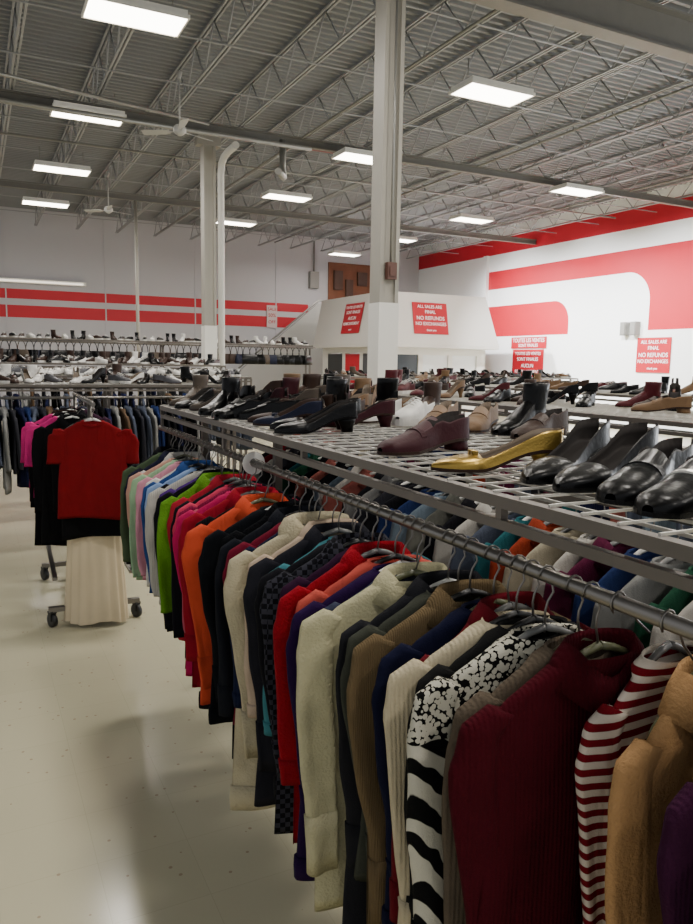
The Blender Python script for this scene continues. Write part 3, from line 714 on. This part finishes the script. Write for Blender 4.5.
BH=MB(); BH.tube([(.07*math.cos(a),0,-.17+.16*math.sin(a)) for a in [pi*k/10 for k in range(11)]],.007,6); BHM=BH.mesh('handle',[BLKPL])
x=.5
while x<6.1:
    c=R.choice(['black','black','brown','taupe','black','navy'])
    e=empty('handbag',(x,14.0,1.985),'%s leather handbag hanging by its handle on rail'%c,'handbag','handbags on the tall rail',(0,0,R.uniform(-.6,.6)))
    obj('bag_body',BAGM,e,mat=leather(c)); obj('handle',BHM,e,mat=leather(c)); x+=.13
x=.5
while x<6.1:
    shoe(R.choice(('boot','sneaker')),(x,14.2,2.026),R.uniform(2.4,3.8),R.choice(('black','white','brown','black')),'on the tall far rack','shoes on further racks'); x+=.14
# ---------------- rolling rack
TL=-.04
def rolling():
    e=empty('rolling_rack',(.66,5.38,0),'grey rolling garment rack on black casters','clothes rack',rot=(0,0,TL))
    m=MB(); m.tube([(0,-.72,1.42),(0,.72,1.42)],.0125,12); obj('hanging_rail',m.mesh('hanging_rail',[STEEL]),e)
    for y in (-.52,.62):
        m=MB(); m.tube([(0,y,.12),(0,y,1.42)],.015,10); obj('upright',m.mesh('upright',[STEEL]),e)
    m=MB(); 
    for y in (-.5,.6): m.box(-.28,.28,y-.02,y+.02,.10,.13)
    m.box(-.02,.02,-.5,.6,.10,.13); m.box(-.25,-.22,-.5,.6,.3,.32); m.box(.22,.25,-.5,.6,.3,.32)
    obj('base_frame',m.mesh('base_frame',[STEEL]),e)
    m=MB()
    m.loft([[(x,r*math.cos(2*pi*k/20),.045+r*math.sin(2*pi*k/20)) for k in range(20)] for x,r in ((-.014,.03),(-.012,.045),(.012,.045),(.014,.03))],True,True,True)
    m.box(-.02,-.016,-.015,.015,.04,.1); m.box(.016,.02,-.015,.015,.04,.1); m.box(-.02,.02,-.02,.02,.09,.105)
    cm=m.mesh('caster',[BLKPL])
    for x in (-.26,.26):
        for y in (-.5,.6): obj('caster',cm,e,loc=(x,y,0),rz=.5)
rolling()
def rp(s): return (.66-s*math.sin(TL), 5.38+s*math.cos(TL), 1.42)
def rg(s,c,cn,kind,L,cl,slv,rz=-.30,w=.205,dx=0,amp=1.3,flare=1.3,fat=1.1):
    bm,fy,_=body_mesh(int((s+2)*100),w,L,.024,flare,amp=amp); 
    sl=sleeve_mesh(5,-1,slv,w,fat); sr=sleeve_mesh(5,1,slv,w,fat)
    p=rp(s); p=(p[0]+dx*math.cos(rz),p[1]+dx*math.sin(rz),p[2])
    garment(bm,fy,sl,sr,(p,rz),fabric(c),kind,'%s %s hanging on the rolling rack'%(cn,kind),'clothes on the rolling rack',cl,L=L)
    hanger(rp(s),rz,'white','hangers on the rolling rack',dx=dx)
rg(-.68,'701016','dark red loose short-sleeved','blouse',.70,'crew',.36,w=.215,amp=1.6,flare=1.5,fat=1.25)
rg(-.62,'0e0e10','black','sweater',.83,'crew',.66,w=.20)
rg(-.46,'0e0e10','black','coat',.90,'shirt',.7,dx=-.10)
rg(-.36,'c42a74','hot pink','sweater',.62,'crew',.42,dx=-.14)
rg(-.27,'0e0c0e','black','coat',.95,'shirt',.7,dx=-.12)
rg(-.16,'c42a74','magenta','blouse',.60,'crew',.42,dx=-.16)
rg(-.05,'221814','dark brown','coat',.98,'shirt',.7,dx=-.12)
rg(.08,'0e0e12','black','sweater',.9,'crew',.6,dx=-.08)
rg(.22,'141418','black','coat',.9,'shirt',.6,dx=-.06)
rg(.38,'3a2434','plum','sweater',.7,'crew',.6)
m=MB(); rings=[]
for i in range(20):
    t=i/19; z=1.22-1.19*t; w=.12+.07*t; d=.03+.04*t; ring=[]
    for j in range(110):
        a=2*pi*j/110; f=1+ (.02+.05*t)*math.sin(15*a+.7*math.sin(3*a))+.02*math.sin(5*a+z*4)
        ring.append((w*math.cos(a)*f,d*math.sin(a)*f,z-1.42+(.010*math.sin(4*a) if i==19 else 0)))
    rings.append(ring)
p=rp(-.555)
e=empty('long_skirt',p,'long cream pleated skirt hanging almost to the floor','skirt','clothes on the rolling rack',(0,0,-.3))
m.loft(rings); obj('body',m.mesh('body',[pmat('skirt_cream','d0c0a2',.8,0,.1,200,.08,6,spec=.2)]),e)
m=MB(); m.loft([[(.122*math.cos(2*pi*k/32),.033*math.sin(2*pi*k/32),z) for k in range(32)] for z in (-.21,-.17)]); obj('waistband',m.mesh('waistband',[fabric('9c8668')]),e)
hanger(p,-.3,'grey','hangers on the rolling rack')
# ---------------- world
w=bpy.data.worlds.new('world'); scene.world=w; w.use_nodes=True
w.node_tree.nodes['Background'].inputs[0].default_value=(.93,.96,1,1); w.node_tree.nodes['Background'].inputs[1].default_value=.68
